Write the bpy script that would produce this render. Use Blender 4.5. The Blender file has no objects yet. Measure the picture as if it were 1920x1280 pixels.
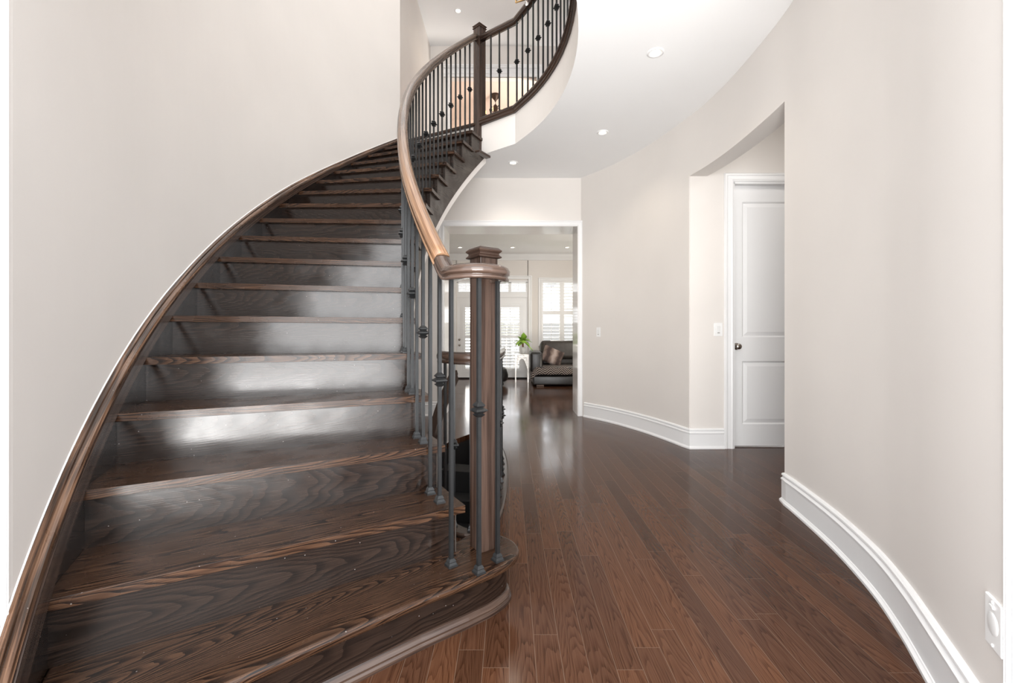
import bpy, math, random
from mathutils import Vector
from mathutils.geometry import tessellate_polygon
sin, cos, pi = math.sin, math.cos, math.pi
S = bpy.context.scene
COL = S.collection

# ------------------------------------------------------------------ camera
F, CX, CY, CAMZ = 830.15, 960.0, 626.0, 1.0502
cd = bpy.data.cameras.new('camera'); cam = bpy.data.objects.new('camera', cd); COL.objects.link(cam)
cd.sensor_width = 36.0; cd.lens = 36.0 * F / 1920.0
cd.shift_y = -(640.0 - CY) / 1920.0
cd.clip_start = 0.02; cd.clip_end = 200
cam.location = (0, 0, CAMZ); cam.rotation_euler = (pi / 2, 0, 0)
S.camera = cam
# ------------------------------------------------------------------ world, lights, exposure
S.view_settings.view_transform = 'Standard'; S.view_settings.look = 'None'
S.view_settings.gamma = 1.0; S.view_settings.use_curve_mapping = False
S.view_settings.exposure = 0.66
W = bpy.data.worlds.new('world'); S.world = W; W.use_nodes = True
bg = W.node_tree.nodes['Background']
bg.inputs[0].default_value = (0.93, 0.96, 1.0, 1); bg.inputs[1].default_value = 2.6

def area(name, loc, target, sx, sy, power, color=(1, 1, 1), spread=None):
    l = bpy.data.lights.new(name, 'AREA'); l.shape = 'RECTANGLE'; l.size = sx; l.size_y = sy
    l.energy = power; l.color = color
    if spread: l.spread = spread
    o = bpy.data.objects.new(name, l); COL.objects.link(o); o.location = loc
    d = Vector(target) - Vector(loc); o.rotation_euler = d.to_track_quat('-Z', 'Y').to_euler()
    return o
def spot(name, loc, power, color=(1, .88, .72), size=2.2, radius=.05):
    l = bpy.data.lights.new(name, 'SPOT'); l.energy = power; l.color = color
    l.spot_size = size; l.spot_blend = .8; l.shadow_soft_size = radius
    o = bpy.data.objects.new(name, l); COL.objects.link(o); o.location = loc
    return o
sl = bpy.data.lights.new('sun', 'SUN'); sl.energy = 6.0; sl.angle = .01; sl.color = (1, .95, .88)
so = bpy.data.objects.new('sun', sl); COL.objects.link(so)
so.rotation_euler = Vector((.18, -1, -.85)).to_track_quat('-Z', 'Y').to_euler()
area('entry_daylight', (0, -1.3, 1.7), (0, 3, 1.45), 2.6, 2.6, 98, (1, .985, .97))
area('entry_uplight_fill', (.1, -.75, .12), (.5, 2.3, 3.05), 2.0, 1.1, 82, (1, .985, .96), 1.9)  # added unseen uplight that brightens the hall ceiling
area('upper_front_fill', (-.2, 1.1, 4.75), (-.5, 6, 5.2), 2.2, 1.8, 26, (1, .985, .97))  # added fill at the unseen opening above the entrance
area('stairwell_overhead_fill', (-.4, 3.4, 6.1), (-.4, 3.2, 0), 3.4, 3.8, 44, (1, .97, .94))  # added overhead fill for the stairwell, no fixture stands here
area('upper_room_light', (1.2, 8.25, 4.2), (-.5, 9.8, 6.1), 1.2, 1.2, 75, (1, .93, .86))
area('far_room_light', (2.4, 7.2, 2.74), (1.0, 8.6, 0), 2.4, 1.6, 55, (1, .95, .88))
area('far_room_bounce', (2.3, 7.6, .05), (1.0, 8.6, 2.9), 2.0, 1.5, 45, (1, .93, .82))
area('hall_side_light', (-2.4, 6.9, 2.7), (-1.0, 7.5, 0), 1.0, 1.0, 12, (1, .95, .88))
area('niche_light', (2.6, 3.0, 2.98), (2.4, 3.6, 0), .6, .6, 5, (1, .95, .9))

# ------------------------------------------------------------------ materials
def newmat(name):
    m = bpy.data.materials.new(name); m.use_nodes = True
    nt = m.node_tree; b = nt.nodes['Principled BSDF']
    return m, nt, b
def N(nt, typ, **kw):
    n = nt.nodes.new(typ)
    for k, v in kw.items(): setattr(n, k, v)
    return n
def math_(nt, op, a, b=None, c=None):
    n = N(nt, 'ShaderNodeMath', operation=op)
    for i, x in enumerate((a, b, c)):
        if x is None: continue
        if isinstance(x, (int, float)): n.inputs[i].default_value = x
        else: nt.links.new(x, n.inputs[i])
    return n.outputs[0]
def ramp(nt, fac, stops):
    r = N(nt, 'ShaderNodeValToRGB'); e = r.color_ramp.elements
    while len(e) < len(stops): e.new(.5)
    for el, (p, c) in zip(e, stops):
        el.position = p; el.color = (*c, 1) if len(c) == 3 else c
    nt.links.new(fac, r.inputs[0]); return r.outputs[0]
def mix(nt, fac, a, b, blend='MIX'):
    n = N(nt, 'ShaderNodeMix', data_type='RGBA', blend_type=blend)
    for sock, x in ((n.inputs[0], fac), (n.inputs[6], a), (n.inputs[7], b)):
        if isinstance(x, (int, float)): sock.default_value = x
        elif isinstance(x, tuple): sock.default_value = (*x, 1)
        else: nt.links.new(x, sock)
    return n.outputs[2]
def paint(name, col, rough=.5, bump=.0, spec=.4, var=.02):
    m, nt, b = newmat(name)
    tc = N(nt, 'ShaderNodeTexCoord')
    n = N(nt, 'ShaderNodeTexNoise'); n.inputs['Scale'].default_value = 1.7; n.inputs['Detail'].default_value = 3
    nt.links.new(tc.outputs['Object'], n.inputs['Vector'])
    lo = tuple(max(0, c * (1 - var)) for c in col); hi = tuple(min(1, c * (1 + var)) for c in col)
    nt.links.new(ramp(nt, n.outputs[0], [(.3, lo), (.7, hi)]), b.inputs['Base Color'])
    b.inputs['Roughness'].default_value = rough; b.inputs['Specular IOR Level'].default_value = spec
    if bump:
        n2 = N(nt, 'ShaderNodeTexNoise'); n2.inputs['Scale'].default_value = 160
        nt.links.new(tc.outputs['Object'], n2.inputs['Vector'])
        bp = N(nt, 'ShaderNodeBump'); bp.inputs['Strength'].default_value = bump; bp.inputs['Distance'].default_value = .002
        nt.links.new(n2.outputs[0], bp.inputs['Height']); nt.links.new(bp.outputs[0], b.inputs['Normal'])
    return m
def grain(nt, vec, ring=9.0, stretch=(1.0, 9.0), seed=None):
    """oak-like figure from a 2-D coordinate (u along the grain, v across); returns (figure 0..1, pores 0..1)"""
    mp = N(nt, 'ShaderNodeMapping'); mp.inputs['Scale'].default_value = (stretch[0], stretch[1], 1)
    nt.links.new(vec, mp.inputs['Vector'])
    if seed is not None: nt.links.new(seed, mp.inputs['Location'])
    n = N(nt, 'ShaderNodeTexNoise'); n.inputs['Scale'].default_value = 1.0; n.inputs['Detail'].default_value = 2
    n.inputs['Distortion'].default_value = .35
    nt.links.new(mp.outputs[0], n.inputs['Vector'])
    w = math_(nt, 'SINE', math_(nt, 'MULTIPLY', n.outputs[0], ring * 6.283))
    w = math_(nt, 'MULTIPLY_ADD', w, .5, .5)
    mp2 = N(nt, 'ShaderNodeMapping'); mp2.inputs['Scale'].default_value = (6, 260, 1)
    nt.links.new(vec, mp2.inputs['Vector'])
    if seed is not None: nt.links.new(seed, mp2.inputs['Location'])
    p = N(nt, 'ShaderNodeTexNoise'); p.inputs['Scale'].default_value = 1.0; p.inputs['Detail'].default_value = 2
    nt.links.new(mp2.outputs[0], p.inputs['Vector'])
    return w, p.outputs[0], n.outputs[0]
def cathedral(nt, u, v, width, seed, freq=14.0, curve=24.0):
    """flat-sawn figure: nested arches along u on boards of the given width"""
    q = math_(nt, 'DIVIDE', v, width); b = math_(nt, 'FLOOR', q)
    fx = math_(nt, 'SUBTRACT', math_(nt, 'SUBTRACT', q, b), .5)
    w = N(nt, 'ShaderNodeTexWhiteNoise', noise_dimensions='2D'); cv = N(nt, 'ShaderNodeCombineXYZ')
    nt.links.new(b, cv.inputs[0]); nt.links.new(seed, cv.inputs[1]); nt.links.new(cv.outputs[0], w.inputs['Vector'])
    sh = N(nt, 'ShaderNodeSeparateColor'); nt.links.new(w.outputs['Color'], sh.inputs[0])
    x = math_(nt, 'ADD', fx, math_(nt, 'MULTIPLY_ADD', sh.outputs[0], .7, -.35))
    cvx = math_(nt, 'MULTIPLY', math_(nt, 'MULTIPLY', x, x), math_(nt, 'MULTIPLY_ADD', sh.outputs[1], curve, curve * .4))
    nv = N(nt, 'ShaderNodeCombineXYZ')
    nt.links.new(math_(nt, 'MULTIPLY_ADD', u, 3.2, math_(nt, 'MULTIPLY', sh.outputs[2], 60.0)), nv.inputs[0])
    nt.links.new(math_(nt, 'MULTIPLY', q, 1.9), nv.inputs[1])
    n = N(nt, 'ShaderNodeTexNoise'); n.inputs['Scale'].default_value = 1.0; n.inputs['Detail'].default_value = 2
    nt.links.new(nv.outputs[0], n.inputs['Vector'])
    fr = math_(nt, 'MULTIPLY_ADD', sh.outputs[2], freq, freq * .25)
    ph = math_(nt, 'ADD', math_(nt, 'ADD', math_(nt, 'MULTIPLY', u, fr), cvx), math_(nt, 'MULTIPLY', n.outputs[0], 5.0))
    t = math_(nt, 'FRACT', ph)
    fig = ramp(nt, t, [(.0, (.1, .1, .1)), (.12, (.0, .0, .0)), (.55, (.8, .8, .8)), (1.0, (1, 1, 1))])
    return fig, n.outputs[0], sh.outputs[1]
def wood(name, dark, mid, light, rough=.22, ring=9.0, stretch=(1.1, 8.0), coat=.3, bump=.10, worn=None, spots=True, board=None, spec=.30):
    m, nt, b = newmat(name)
    uv = N(nt, 'ShaderNodeUVMap')
    oi = N(nt, 'ShaderNodeObjectInfo')
    sd = N(nt, 'ShaderNodeCombineXYZ')
    nt.links.new(math_(nt, 'MULTIPLY', oi.outputs['Random'], 37.0), sd.inputs[0])
    nt.links.new(math_(nt, 'MULTIPLY', oi.outputs['Random'], 91.0), sd.inputs[1])
    fig, por, big = grain(nt, uv.outputs[0], ring, stretch, sd.outputs[0])
    if board:
        su = N(nt, 'ShaderNodeSeparateXYZ'); nt.links.new(uv.outputs[0], su.inputs[0])
        fig, nn, _ = cathedral(nt, su.outputs[0], su.outputs[1], board, math_(nt, 'MULTIPLY', oi.outputs['Random'], 50.0))
    f = math_(nt, 'ADD', math_(nt, 'MULTIPLY', fig, .30), math_(nt, 'MULTIPLY', por, .74))
    c = ramp(nt, f, [(.34, dark), (.52, mid), (.74, light)])
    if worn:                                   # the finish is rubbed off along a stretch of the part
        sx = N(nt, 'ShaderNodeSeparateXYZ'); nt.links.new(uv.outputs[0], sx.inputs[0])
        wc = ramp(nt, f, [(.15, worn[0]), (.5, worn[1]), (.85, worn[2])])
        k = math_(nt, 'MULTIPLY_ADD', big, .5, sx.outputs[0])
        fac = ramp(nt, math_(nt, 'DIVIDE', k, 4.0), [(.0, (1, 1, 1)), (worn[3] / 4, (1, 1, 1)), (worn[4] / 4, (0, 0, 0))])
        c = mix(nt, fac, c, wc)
    if spots:
        tn = N(nt, 'ShaderNodeTexNoise'); tn.inputs['Scale'].default_value = 7; tn.inputs['Detail'].default_value = 4
        nt.links.new(uv.outputs[0], tn.inputs['Vector'])
        rr = ramp(nt, tn.outputs[0], [(.35, (rough * .75,) * 3), (.7, (rough * 1.5,) * 3)])
        nt.links.new(rr, b.inputs['Roughness'])
        vo = N(nt, 'ShaderNodeTexVoronoi'); vo.inputs['Scale'].default_value = 26
        nt.links.new(uv.outputs[0], vo.inputs['Vector'])
        dust = ramp(nt, vo.outputs['Distance'], [(.0, (1, 1, 1)), (.035, (1, 1, 1)), (.05, (0, 0, 0))])
        c = mix(nt, math_(nt, 'MULTIPLY', dust, .35), c, (.45, .42, .4))
    else: b.inputs['Roughness'].default_value = rough
    nt.links.new(c, b.inputs['Base Color'])
    b.inputs['Coat Weight'].default_value = coat; b.inputs['Specular IOR Level'].default_value = spec; b.inputs['Coat Roughness'].default_value = .12
    bp = N(nt, 'ShaderNodeBump'); bp.inputs['Strength'].default_value = bump; bp.inputs['Distance'].default_value = .0015
    nt.links.new(f, bp.inputs['Height']); nt.links.new(bp.outputs[0], b.inputs['Normal'])
    return m
def floor_mat():
    m, nt, b = newmat('hardwood_planks')
    tc = N(nt, 'ShaderNodeTexCoord'); sx = N(nt, 'ShaderNodeSeparateXYZ'); nt.links.new(tc.outputs['Object'], sx.inputs[0])
    PW, PL = .084, .95
    x = math_(nt, 'MULTIPLY_ADD', sx.outputs[1], .006, sx.outputs[0])
    q = math_(nt, 'DIVIDE', x, PW); row = math_(nt, 'FLOOR', q); fx = math_(nt, 'SUBTRACT', q, row)
    wn = N(nt, 'ShaderNodeTexWhiteNoise', noise_dimensions='1D'); nt.links.new(row, wn.inputs['W'])
    ln = math_(nt, 'MULTIPLY_ADD', wn.outputs[0], .5, PL * .75)
    qy = math_(nt, 'ADD', math_(nt, 'DIVIDE', sx.outputs[1], ln), math_(nt, 'MULTIPLY', wn.outputs[0], 13.7))
    cell = math_(nt, 'FLOOR', qy); fy = math_(nt, 'SUBTRACT', qy, cell)
    cv = N(nt, 'ShaderNodeCombineXYZ'); nt.links.new(row, cv.inputs[0]); nt.links.new(cell, cv.inputs[1])
    w2 = N(nt, 'ShaderNodeTexWhiteNoise', noise_dimensions='2D'); nt.links.new(cv.outputs[0], w2.inputs['Vector'])
    sd = N(nt, 'ShaderNodeCombineXYZ')
    nt.links.new(math_(nt, 'MULTIPLY', w2.outputs['Value'], 57.0), sd.inputs[0])
    nt.links.new(math_(nt, 'MULTIPLY', w2.outputs['Value'], 211.0), sd.inputs[1])
    gv = N(nt, 'ShaderNodeCombineXYZ'); nt.links.new(sx.outputs[1], gv.inputs[0]); nt.links.new(x, gv.inputs[1])
    _, por, big = grain(nt, gv.outputs[0], 6.0, (1.3, 15.0), sd.outputs[0])
    fig, nn, _ = cathedral(nt, sx.outputs[1], x, PW, math_(nt, 'ADD', cell, .5), 10.0, 14.0)
    f = math_(nt, 'ADD', math_(nt, 'MULTIPLY', fig, .28), math_(nt, 'MULTIPLY', por, .76))
    c = ramp(nt, f, [(.2, (.024, .0095, .005)), (.45, (.054, .0225, .012)), (.8, (.084, .038, .0205))])
    tone = ramp(nt, w2.outputs['Value'], [(0, (.72, .72, .74)), (.5, (1, 1, 1)), (1, (1.25, 1.2, 1.1))])
    c = mix(nt, 1.0, c, tone, 'MULTIPLY')
    ex = math_(nt, 'MULTIPLY', math_(nt, 'MINIMUM', fx, math_(nt, 'SUBTRACT', 1.0, fx)), PW)
    ey = math_(nt, 'MULTIPLY', math_(nt, 'MINIMUM', fy, math_(nt, 'SUBTRACT', 1.0, fy)), ln)
    e = math_(nt, 'MINIMUM', ex, ey)
    seam = ramp(nt, math_(nt, 'MULTIPLY', e, 100.0), [(.0, (1, 1, 1)), (.07, (1, 1, 1)), (.12, (0, 0, 0))])
    c = mix(nt, math_(nt, 'MULTIPLY', seam, .6), c, (.15, .10, .07))
    nt.links.new(c, b.inputs['Base Color'])
    tn = N(nt, 'ShaderNodeTexNoise'); tn.inputs['Scale'].default_value = 2.5; tn.inputs['Detail'].default_value = 3
    nt.links.new(tc.outputs['Object'], tn.inputs['Vector'])
    nt.links.new(ramp(nt, tn.outputs[0], [(.3, (.10,) * 3), (.7, (.17,) * 3)]), b.inputs['Roughness'])
    b.inputs['Specular IOR Level'].default_value = .14
    bp = N(nt, 'ShaderNodeBump'); bp.inputs['Strength'].default_value = .08; bp.inputs['Distance'].default_value = .002
    h = math_(nt, 'SUBTRACT', math_(nt, 'MULTIPLY', f, .35), seam)
    nt.links.new(h, bp.inputs['Height']); nt.links.new(bp.outputs[0], b.inputs['Normal'])
    return m
def plain(name, col, rough=.5, metal=0, spec=.5, emit=None, es=0, coat=0, var=.06, scale=30):
    m, nt, b = newmat(name)
    tc = N(nt, 'ShaderNodeTexCoord'); n = N(nt, 'ShaderNodeTexNoise'); n.inputs['Scale'].default_value = scale
    nt.links.new(tc.outputs['Object'], n.inputs['Vector'])
    nt.links.new(ramp(nt, n.outputs[0], [(.3, tuple(c * (1 - var) for c in col)), (.7, tuple(min(1, c * (1 + var)) for c in col))]), b.inputs['Base Color'])
    b.inputs['Roughness'].default_value = rough; b.inputs['Metallic'].default_value = metal
    b.inputs['Specular IOR Level'].default_value = spec; b.inputs['Coat Weight'].default_value = coat
    if emit:
        b.inputs['Emission Color'].default_value = (*emit, 1); b.inputs['Emission Strength'].default_value = es
    return m
M = {}
M['wall'] = paint('beige_wall_paint', (.735, .698, .662), .55, .05)
M['white'] = paint('white_trim_paint', (.82, .82, .82), .3, 0, .5, .01)
M['ceil'] = paint('white_ceiling_paint', (.86, .86, .86), .8, .05, .2, .01)
M['pink'] = paint('warm_room_paint', (.78, .67, .59), .6)
M['floor'] = floor_mat()
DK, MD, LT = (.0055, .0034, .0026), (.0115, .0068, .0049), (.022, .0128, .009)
M['tread'] = wood('dark_oak_tread', (.005, .0025, .0016), (.024, .0112, .0062), (.070, .035, .019), .24, 6, (.9, 17.0), .0, board=.125)
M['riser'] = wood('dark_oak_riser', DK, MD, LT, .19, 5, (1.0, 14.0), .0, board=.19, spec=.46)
M['string'] = wood('grey_brown_stringer', (.030, .024, .020), (.058, .047, .040), (.085, .069, .059), .4, 4, (.7, 12), .0, board=.16)
M['skirt'] = wood('brown_oak_skirt', (.022, .011, .006), (.080, .041, .024), (.18, .10, .06), .3, 5, (.8, 16))
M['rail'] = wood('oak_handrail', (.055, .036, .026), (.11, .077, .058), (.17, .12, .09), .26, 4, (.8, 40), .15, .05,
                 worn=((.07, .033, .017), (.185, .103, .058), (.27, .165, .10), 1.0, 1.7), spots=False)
M['volute'] = wood('brown_oak_volute', (.030, .018, .013), (.056, .036, .027), (.085, .056, .044), .16, 3, (.9, 30), .3, .04, spots=False)
M['newel'] = wood('brown_oak_newel', (.022, .012, .0085), (.042, .025, .0185), (.066, .041, .031), .28, 3, (.5, 30), .1, .06, spots=False)
M['upper'] = wood('dark_oak_upper', (.020, .012, .009), (.045, .027, .020), (.070, .044, .032), .22, 3, (.5, 30), .2, .05, spots=False)
M['iron'] = plain('black_wrought_iron', (.011, .0115, .012), .34, .1, .5, var=.15, scale=60)
M['chrome'] = plain('chrome', (.62, .6, .57), .18, 1)
M['nickel'] = plain('brushed_nickel', (.42, .38, .34), .25, 1)
M['lamp'] = plain('lamp_glow', (1, .95, .85), .4, emit=(1, .86, .64), es=6)
M['plastic'] = plain('white_plastic', (.86, .86, .85), .3, var=.01)
M['plastic2'] = plain('white_plastic_switch', (.80, .80, .79), .3, var=.01)
M['leather'] = plain('black_leather', (.018, .017, .017), .34, 0, .5, var=.25, scale=14)
M['leather2'] = plain('dark_brown_leather', (.040, .033, .028), .4, 0, .5, var=.2, scale=9)
M['dark'] = plain('shade_and_threshold_black', (.008, .007, .007), .7)  # near-black puts basement shade into the colour; also the black door threshold
M['brass'] = plain('brass_rod', (.55, .36, .16), .25, 1)
M['bronze'] = plain('dark_bronze', (.06, .04, .03), .4, .7)
M['leaf'] = plain('green_leaf', (.24, .42, .05), .4, var=.4, scale=12)
M['stem'] = plain('brown_stem', (.22, .08, .04), .6)
M['pot'] = plain('white_ceramic', (.82, .82, .80), .25, var=.02)
M['silver'] = plain('silver_mesh_metal', (.55, .52, .48), .3, .7)
M['fence'] = plain('weathered_grey_fence', (.24, .235, .26), .8)
M['lawn'] = plain('pale_lawn', (.30, .36, .18), .9)
M['siding'] = plain('pale_siding', (.7, .68, .66), .8)
M['candle'] = plain('amber_candle', (.9, .62, .25), .4, emit=(1, .66, .25), es=1.2)
def glass_mat(name='clear_glass'):
    m, nt, b = newmat(name)
    b.inputs['Transmission Weight'].default_value = 1; b.inputs['Roughness'].default_value = 0
    b.inputs['IOR'].default_value = 1.45; b.inputs['Base Color'].default_value = (1, 1, 1, 1)
    return m
def pane_mat():
    m = bpy.data.materials.new('window_pane_glass'); m.use_nodes = True; nt = m.node_tree
    for n in list(nt.nodes): nt.nodes.remove(n)
    out = N(nt, 'ShaderNodeOutputMaterial'); t = N(nt, 'ShaderNodeBsdfTransparent'); g = N(nt, 'ShaderNodeBsdfGlossy')
    g.inputs['Roughness'].default_value = .02
    fr = N(nt, 'ShaderNodeFresnel'); fr.inputs[0].default_value = 1.25; mx = N(nt, 'ShaderNodeMixShader')
    nt.links.new(fr.outputs[0], mx.inputs[0]); nt.links.new(t.outputs[0], mx.inputs[1]); nt.links.new(g.outputs[0], mx.inputs[2])
    nt.links.new(mx.outputs[0], out.inputs[0]); return m
M['glass'] = glass_mat(); M['pane'] = pane_mat()
def chevron_mat():
    m, nt, b = newmat('chevron_throw')
    uv = N(nt, 'ShaderNodeUVMap'); sx = N(nt, 'ShaderNodeSeparateXYZ'); nt.links.new(uv.outputs[0], sx.inputs[0])
    z = math_(nt, 'PINGPONG', math_(nt, 'MULTIPLY', sx.outputs[0], 1.0), .11)
    t = math_(nt, 'FRACT', math_(nt, 'DIVIDE', math_(nt, 'ADD', sx.outputs[1], math_(nt, 'MULTIPLY', z, .8)), .042))
    nt.links.new(ramp(nt, t, [(.0, (.02, .016, .014)), (.62, (.02, .016, .014)), (.70, (.36, .30, .27)), (.92, (.36, .30, .27)), (1, (.02, .016, .014))]), b.inputs['Base Color'])
    b.inputs['Roughness'].default_value = .9; return m
def stripe_mat():
    m, nt, b = newmat('striped_fur')
    uv = N(nt, 'ShaderNodeUVMap'); sx = N(nt, 'ShaderNodeSeparateXYZ'); nt.links.new(uv.outputs[0], sx.inputs[0])
    n = N(nt, 'ShaderNodeTexNoise'); n.inputs['Scale'].default_value = 9; nt.links.new(uv.outputs[0], n.inputs['Vector'])
    s = math_(nt, 'SINE', math_(nt, 'ADD', math_(nt, 'MULTIPLY', sx.outputs[0], 24.0), math_(nt, 'MULTIPLY', n.outputs[0], 2.5)))
    nt.links.new(ramp(nt, math_(nt, 'MULTIPLY_ADD', s, .5, .5), [(.1, (.05, .032, .028)), (.6, (.20, .145, .125)), (1, (.38, .31, .28))]), b.inputs['Base Color'])
    b.inputs['Roughness'].default_value = .9; return m
M['chevron'] = chevron_mat(); M['fur'] = stripe_mat()
def filigree_mat():
    m, nt, b = newmat('filigree_silver')
    tc = N(nt, 'ShaderNodeTexCoord'); v = N(nt, 'ShaderNodeTexVoronoi', feature='DISTANCE_TO_EDGE'); v.inputs['Scale'].default_value = 34
    nt.links.new(tc.outputs['Object'], v.inputs['Vector'])
    a = ramp(nt, v.outputs['Distance'], [(.0, (1, 1, 1)), (.13, (1, 1, 1)), (.18, (0, 0, 0))])
    nt.links.new(a, b.inputs['Alpha']); b.inputs['Base Color'].default_value = (.55, .52, .48, 1)
    b.inputs['Metallic'].default_value = .5; b.inputs['Roughness'].default_value = .3; return m
M['filigree'] = filigree_mat()

# ------------------------------------------------------------------ mesh helpers
class MB:
    def __init__(s): s.v = []; s.f = []; s.uv = []; s.sm = []
    def quad(s, pts, uvs=None, smooth=False):
        i = len(s.v); s.v += [tuple(p) for p in pts]; s.f.append(tuple(range(i, i + len(pts))))
        s.uv.append(uvs if uvs else [(0, 0)] * len(pts)); s.sm.append(smooth)
    def box(s, c, d, rz=0, tilt=None):
        """centre, full dims; uv: longest axis along u"""
        hx, hy, hz = d[0] / 2, d[1] / 2, d[2] / 2
        P = []
        for sx in (-1, 1):
            for sy in (-1, 1):
                for sz in (-1, 1):
                    x, y, z = sx * hx, sy * hy, sz * hz
                    if tilt: y, z = y * cos(tilt) - z * sin(tilt), y * sin(tilt) + z * cos(tilt)
                    X, Y = x * cos(rz) - y * sin(rz), x * sin(rz) + y * cos(rz)
                    P.append((c[0] + X, c[1] + Y, c[2] + z))
        L = [(sx * hx, sy * hy, sz * hz) for sx in (-1, 1) for sy in (-1, 1) for sz in (-1, 1)]
        for idx, ax in (((0, 1, 3, 2), 0), ((4, 6, 7, 5), 0), ((0, 4, 5, 1), 1), ((2, 3, 7, 6), 1), ((0, 2, 6, 4), 2), ((1, 5, 7, 3), 2)):
            o = [a for a in (0, 1, 2) if a != ax]
            if d[o[1]] > d[o[0]]: o = o[::-1]
            s.quad([P[i] for i in idx], [(L[i][o[0]], L[i][o[1]]) for i in idx])
        return s
    def frustum(s, c, w0, w1, h, rz=0):
        """square frustum, base centre c"""
        r = []
        for w, z in ((w0, 0), (w1, h)):
            for a, b in ((-1, -1), (1, -1), (1, 1), (-1, 1)):
                x, y = a * w / 2, b * w / 2
                r.append((c[0] + x * cos(rz) - y * sin(rz), c[1] + x * sin(rz) + y * cos(rz), c[2] + z))
        for i in range(4):
            j = (i + 1) % 4
            s.quad([r[i], r[j], r[4 + j], r[4 + i]], [(0, 0), (w0, 0), (w1, h), (0, h)])
        s.quad([r[3], r[2], r[1], r[0]]); s.quad(r[4:8])
        return s
    def lathe(s, c, prof, n=20, smooth=True, axis='z'):
        for k in range(n):
            a0, a1 = 2 * pi * k / n, 2 * pi * (k + 1) / n
            for (r0, z0), (r1, z1) in zip(prof, prof[1:]):
                q = [(r0 * cos(a0), r0 * sin(a0), z0), (r0 * cos(a1), r0 * sin(a1), z0), (r1 * cos(a1), r1 * sin(a1), z1), (r1 * cos(a0), r1 * sin(a0), z1)]
                if axis == 'y': q = [(x, -z, y) for x, y, z in q]
                q = [(c[0] + x, c[1] + y, c[2] + z) for x, y, z in q]
                if r0 < 1e-6: q = [q[0], q[2], q[3]]
                elif r1 < 1e-6: q = q[:3]
                s.quad(q, None, smooth)
        return s
    def tube(s, pts, r, n=8, caps=True):
        prof = [(r * cos(2 * pi * i / n), r * sin(2 * pi * i / n)) for i in range(n)]
        return s.sweep(pts, prof, smooth=True, caps=caps)
    def sweep(s, pts, prof, up='perp', smooth=False, caps=True, closed=False, scale=None):
        """profile (a to the left of travel, b up); prof may be a function of the index"""
        P = [Vector(p) for p in pts]; n = len(P); rings = []; L = 0; Ls = []
        for i in range(n):
            if i: L += (P[i] - P[i - 1]).length
            Ls.append(L)
            if closed: T = P[(i + 1) % n] - P[i - 1]
            else:
                T = (P[min(i + 1, n - 1)] - P[max(i - 1, 0)])
            T.normalize()
            if up == 'vert': T = Vector((T.x, T.y, 0)).normalized()
            if abs(T.z) > .98: Sd = Vector((1, 0, 0))
            else: Sd = Vector((0, 0, 1)).cross(T).normalized()
            U = T.cross(Sd).normalized()
            k = 1.0
            if 0 < i < n - 1:
                a = (P[i] - P[i - 1]).normalized(); b = (P[i + 1] - P[i]).normalized()
                k = 1 / max(.5, math.sqrt(max(.01, (1 + a.dot(b)) / 2)))
            pr = prof(i) if callable(prof) else prof
            rings.append([P[i] + Sd * a_ * k + U * b_ for a_, b_ in pr])
        m = len(rings[0]); pl = [0]
        pr = prof(0) if callable(prof) else prof
        for j in range(m): pl.append(pl[-1] + math.hypot(pr[(j + 1) % m][0] - pr[j][0], pr[(j + 1) % m][1] - pr[j][1]))
        for i in range(n if closed else n - 1):
            i2 = (i + 1) % n
            for j in range(m):
                j2 = (j + 1) % m
                s.quad([rings[i][j2], rings[i][j], rings[i2][j], rings[i2][j2]],
                       [(Ls[i], pl[j + 1]), (Ls[i], pl[j]), (Ls[i2] if i2 else L + .1, pl[j]), (Ls[i2] if i2 else L + .1, pl[j + 1])], smooth)
        if caps and not closed:
            s.quad(rings[0], [(a, b) for a, b in pr]); s.quad(rings[-1][::-1], [(a, b) for a, b in pr][::-1])
        return s
    def prism(s, poly, z0, z1, ga=0.0, ztop=None):
        """vertical prism over a ccw polygon; ga = grain angle"""
        n = len(poly); c, q = cos(ga), sin(ga)
        uvs = [(x * c + y * q, -x * q + y * c) for x, y in poly]
        s.quad([(x, y, z1) for x, y in poly], uvs)
        s.quad([(x, y, z0) for x, y in poly][::-1], uvs[::-1])
        L = 0
        for i in range(n):
            j = (i + 1) % n; a, b = poly[i], poly[j]; d = math.hypot(b[0] - a[0], b[1] - a[1])
            s.quad([(*a, z0), (*b, z0), (*b, z1), (*a, z1)], [(L, z0), (L + d, z0), (L + d, z1), (L, z1)]); L += d
        return s
    def build(s, name, mat, parent=None, bevel=0, seg=2, weld=True, subsurf=0):
        me = bpy.data.meshes.new(name); me.from_pydata(s.v, [], s.f)
        uvl = me.uv_layers.new(name='UVMap'); flat = [c for f in s.uv for c in f]
        for i, c in enumerate(flat): uvl.data[i].uv = c
        for p, k in zip(me.polygons, s.sm): p.use_smooth = k
        me.materials.append(mat if not isinstance(mat, str) else M[mat])
        if weld:
            import bmesh
            bm = bmesh.new(); bm.from_mesh(me); bmesh.ops.remove_doubles(bm, verts=bm.verts, dist=1e-5)
            bmesh.ops.recalc_face_normals(bm, faces=bm.faces); bm.to_mesh(me); bm.free()
        o = bpy.data.objects.new(name, me); COL.objects.link(o)
        if parent: o.parent = parent
        if bevel:
            md = o.modifiers.new('bevel', 'BEVEL'); md.width = bevel; md.segments = seg; md.limit_method = 'ANGLE'; md.angle_limit = math.radians(40)
        if subsurf:
            md = o.modifiers.new('sub', 'SUBSURF'); md.levels = subsurf; md.render_levels = subsurf
        return o
def thing(name, label, cat, group=None):
    o = bpy.data.objects.new(name, None); COL.objects.link(o); o.empty_display_size = .1
    o['label'] = label; o['category'] = cat
    if group: o['group'] = group
    return o
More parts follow.
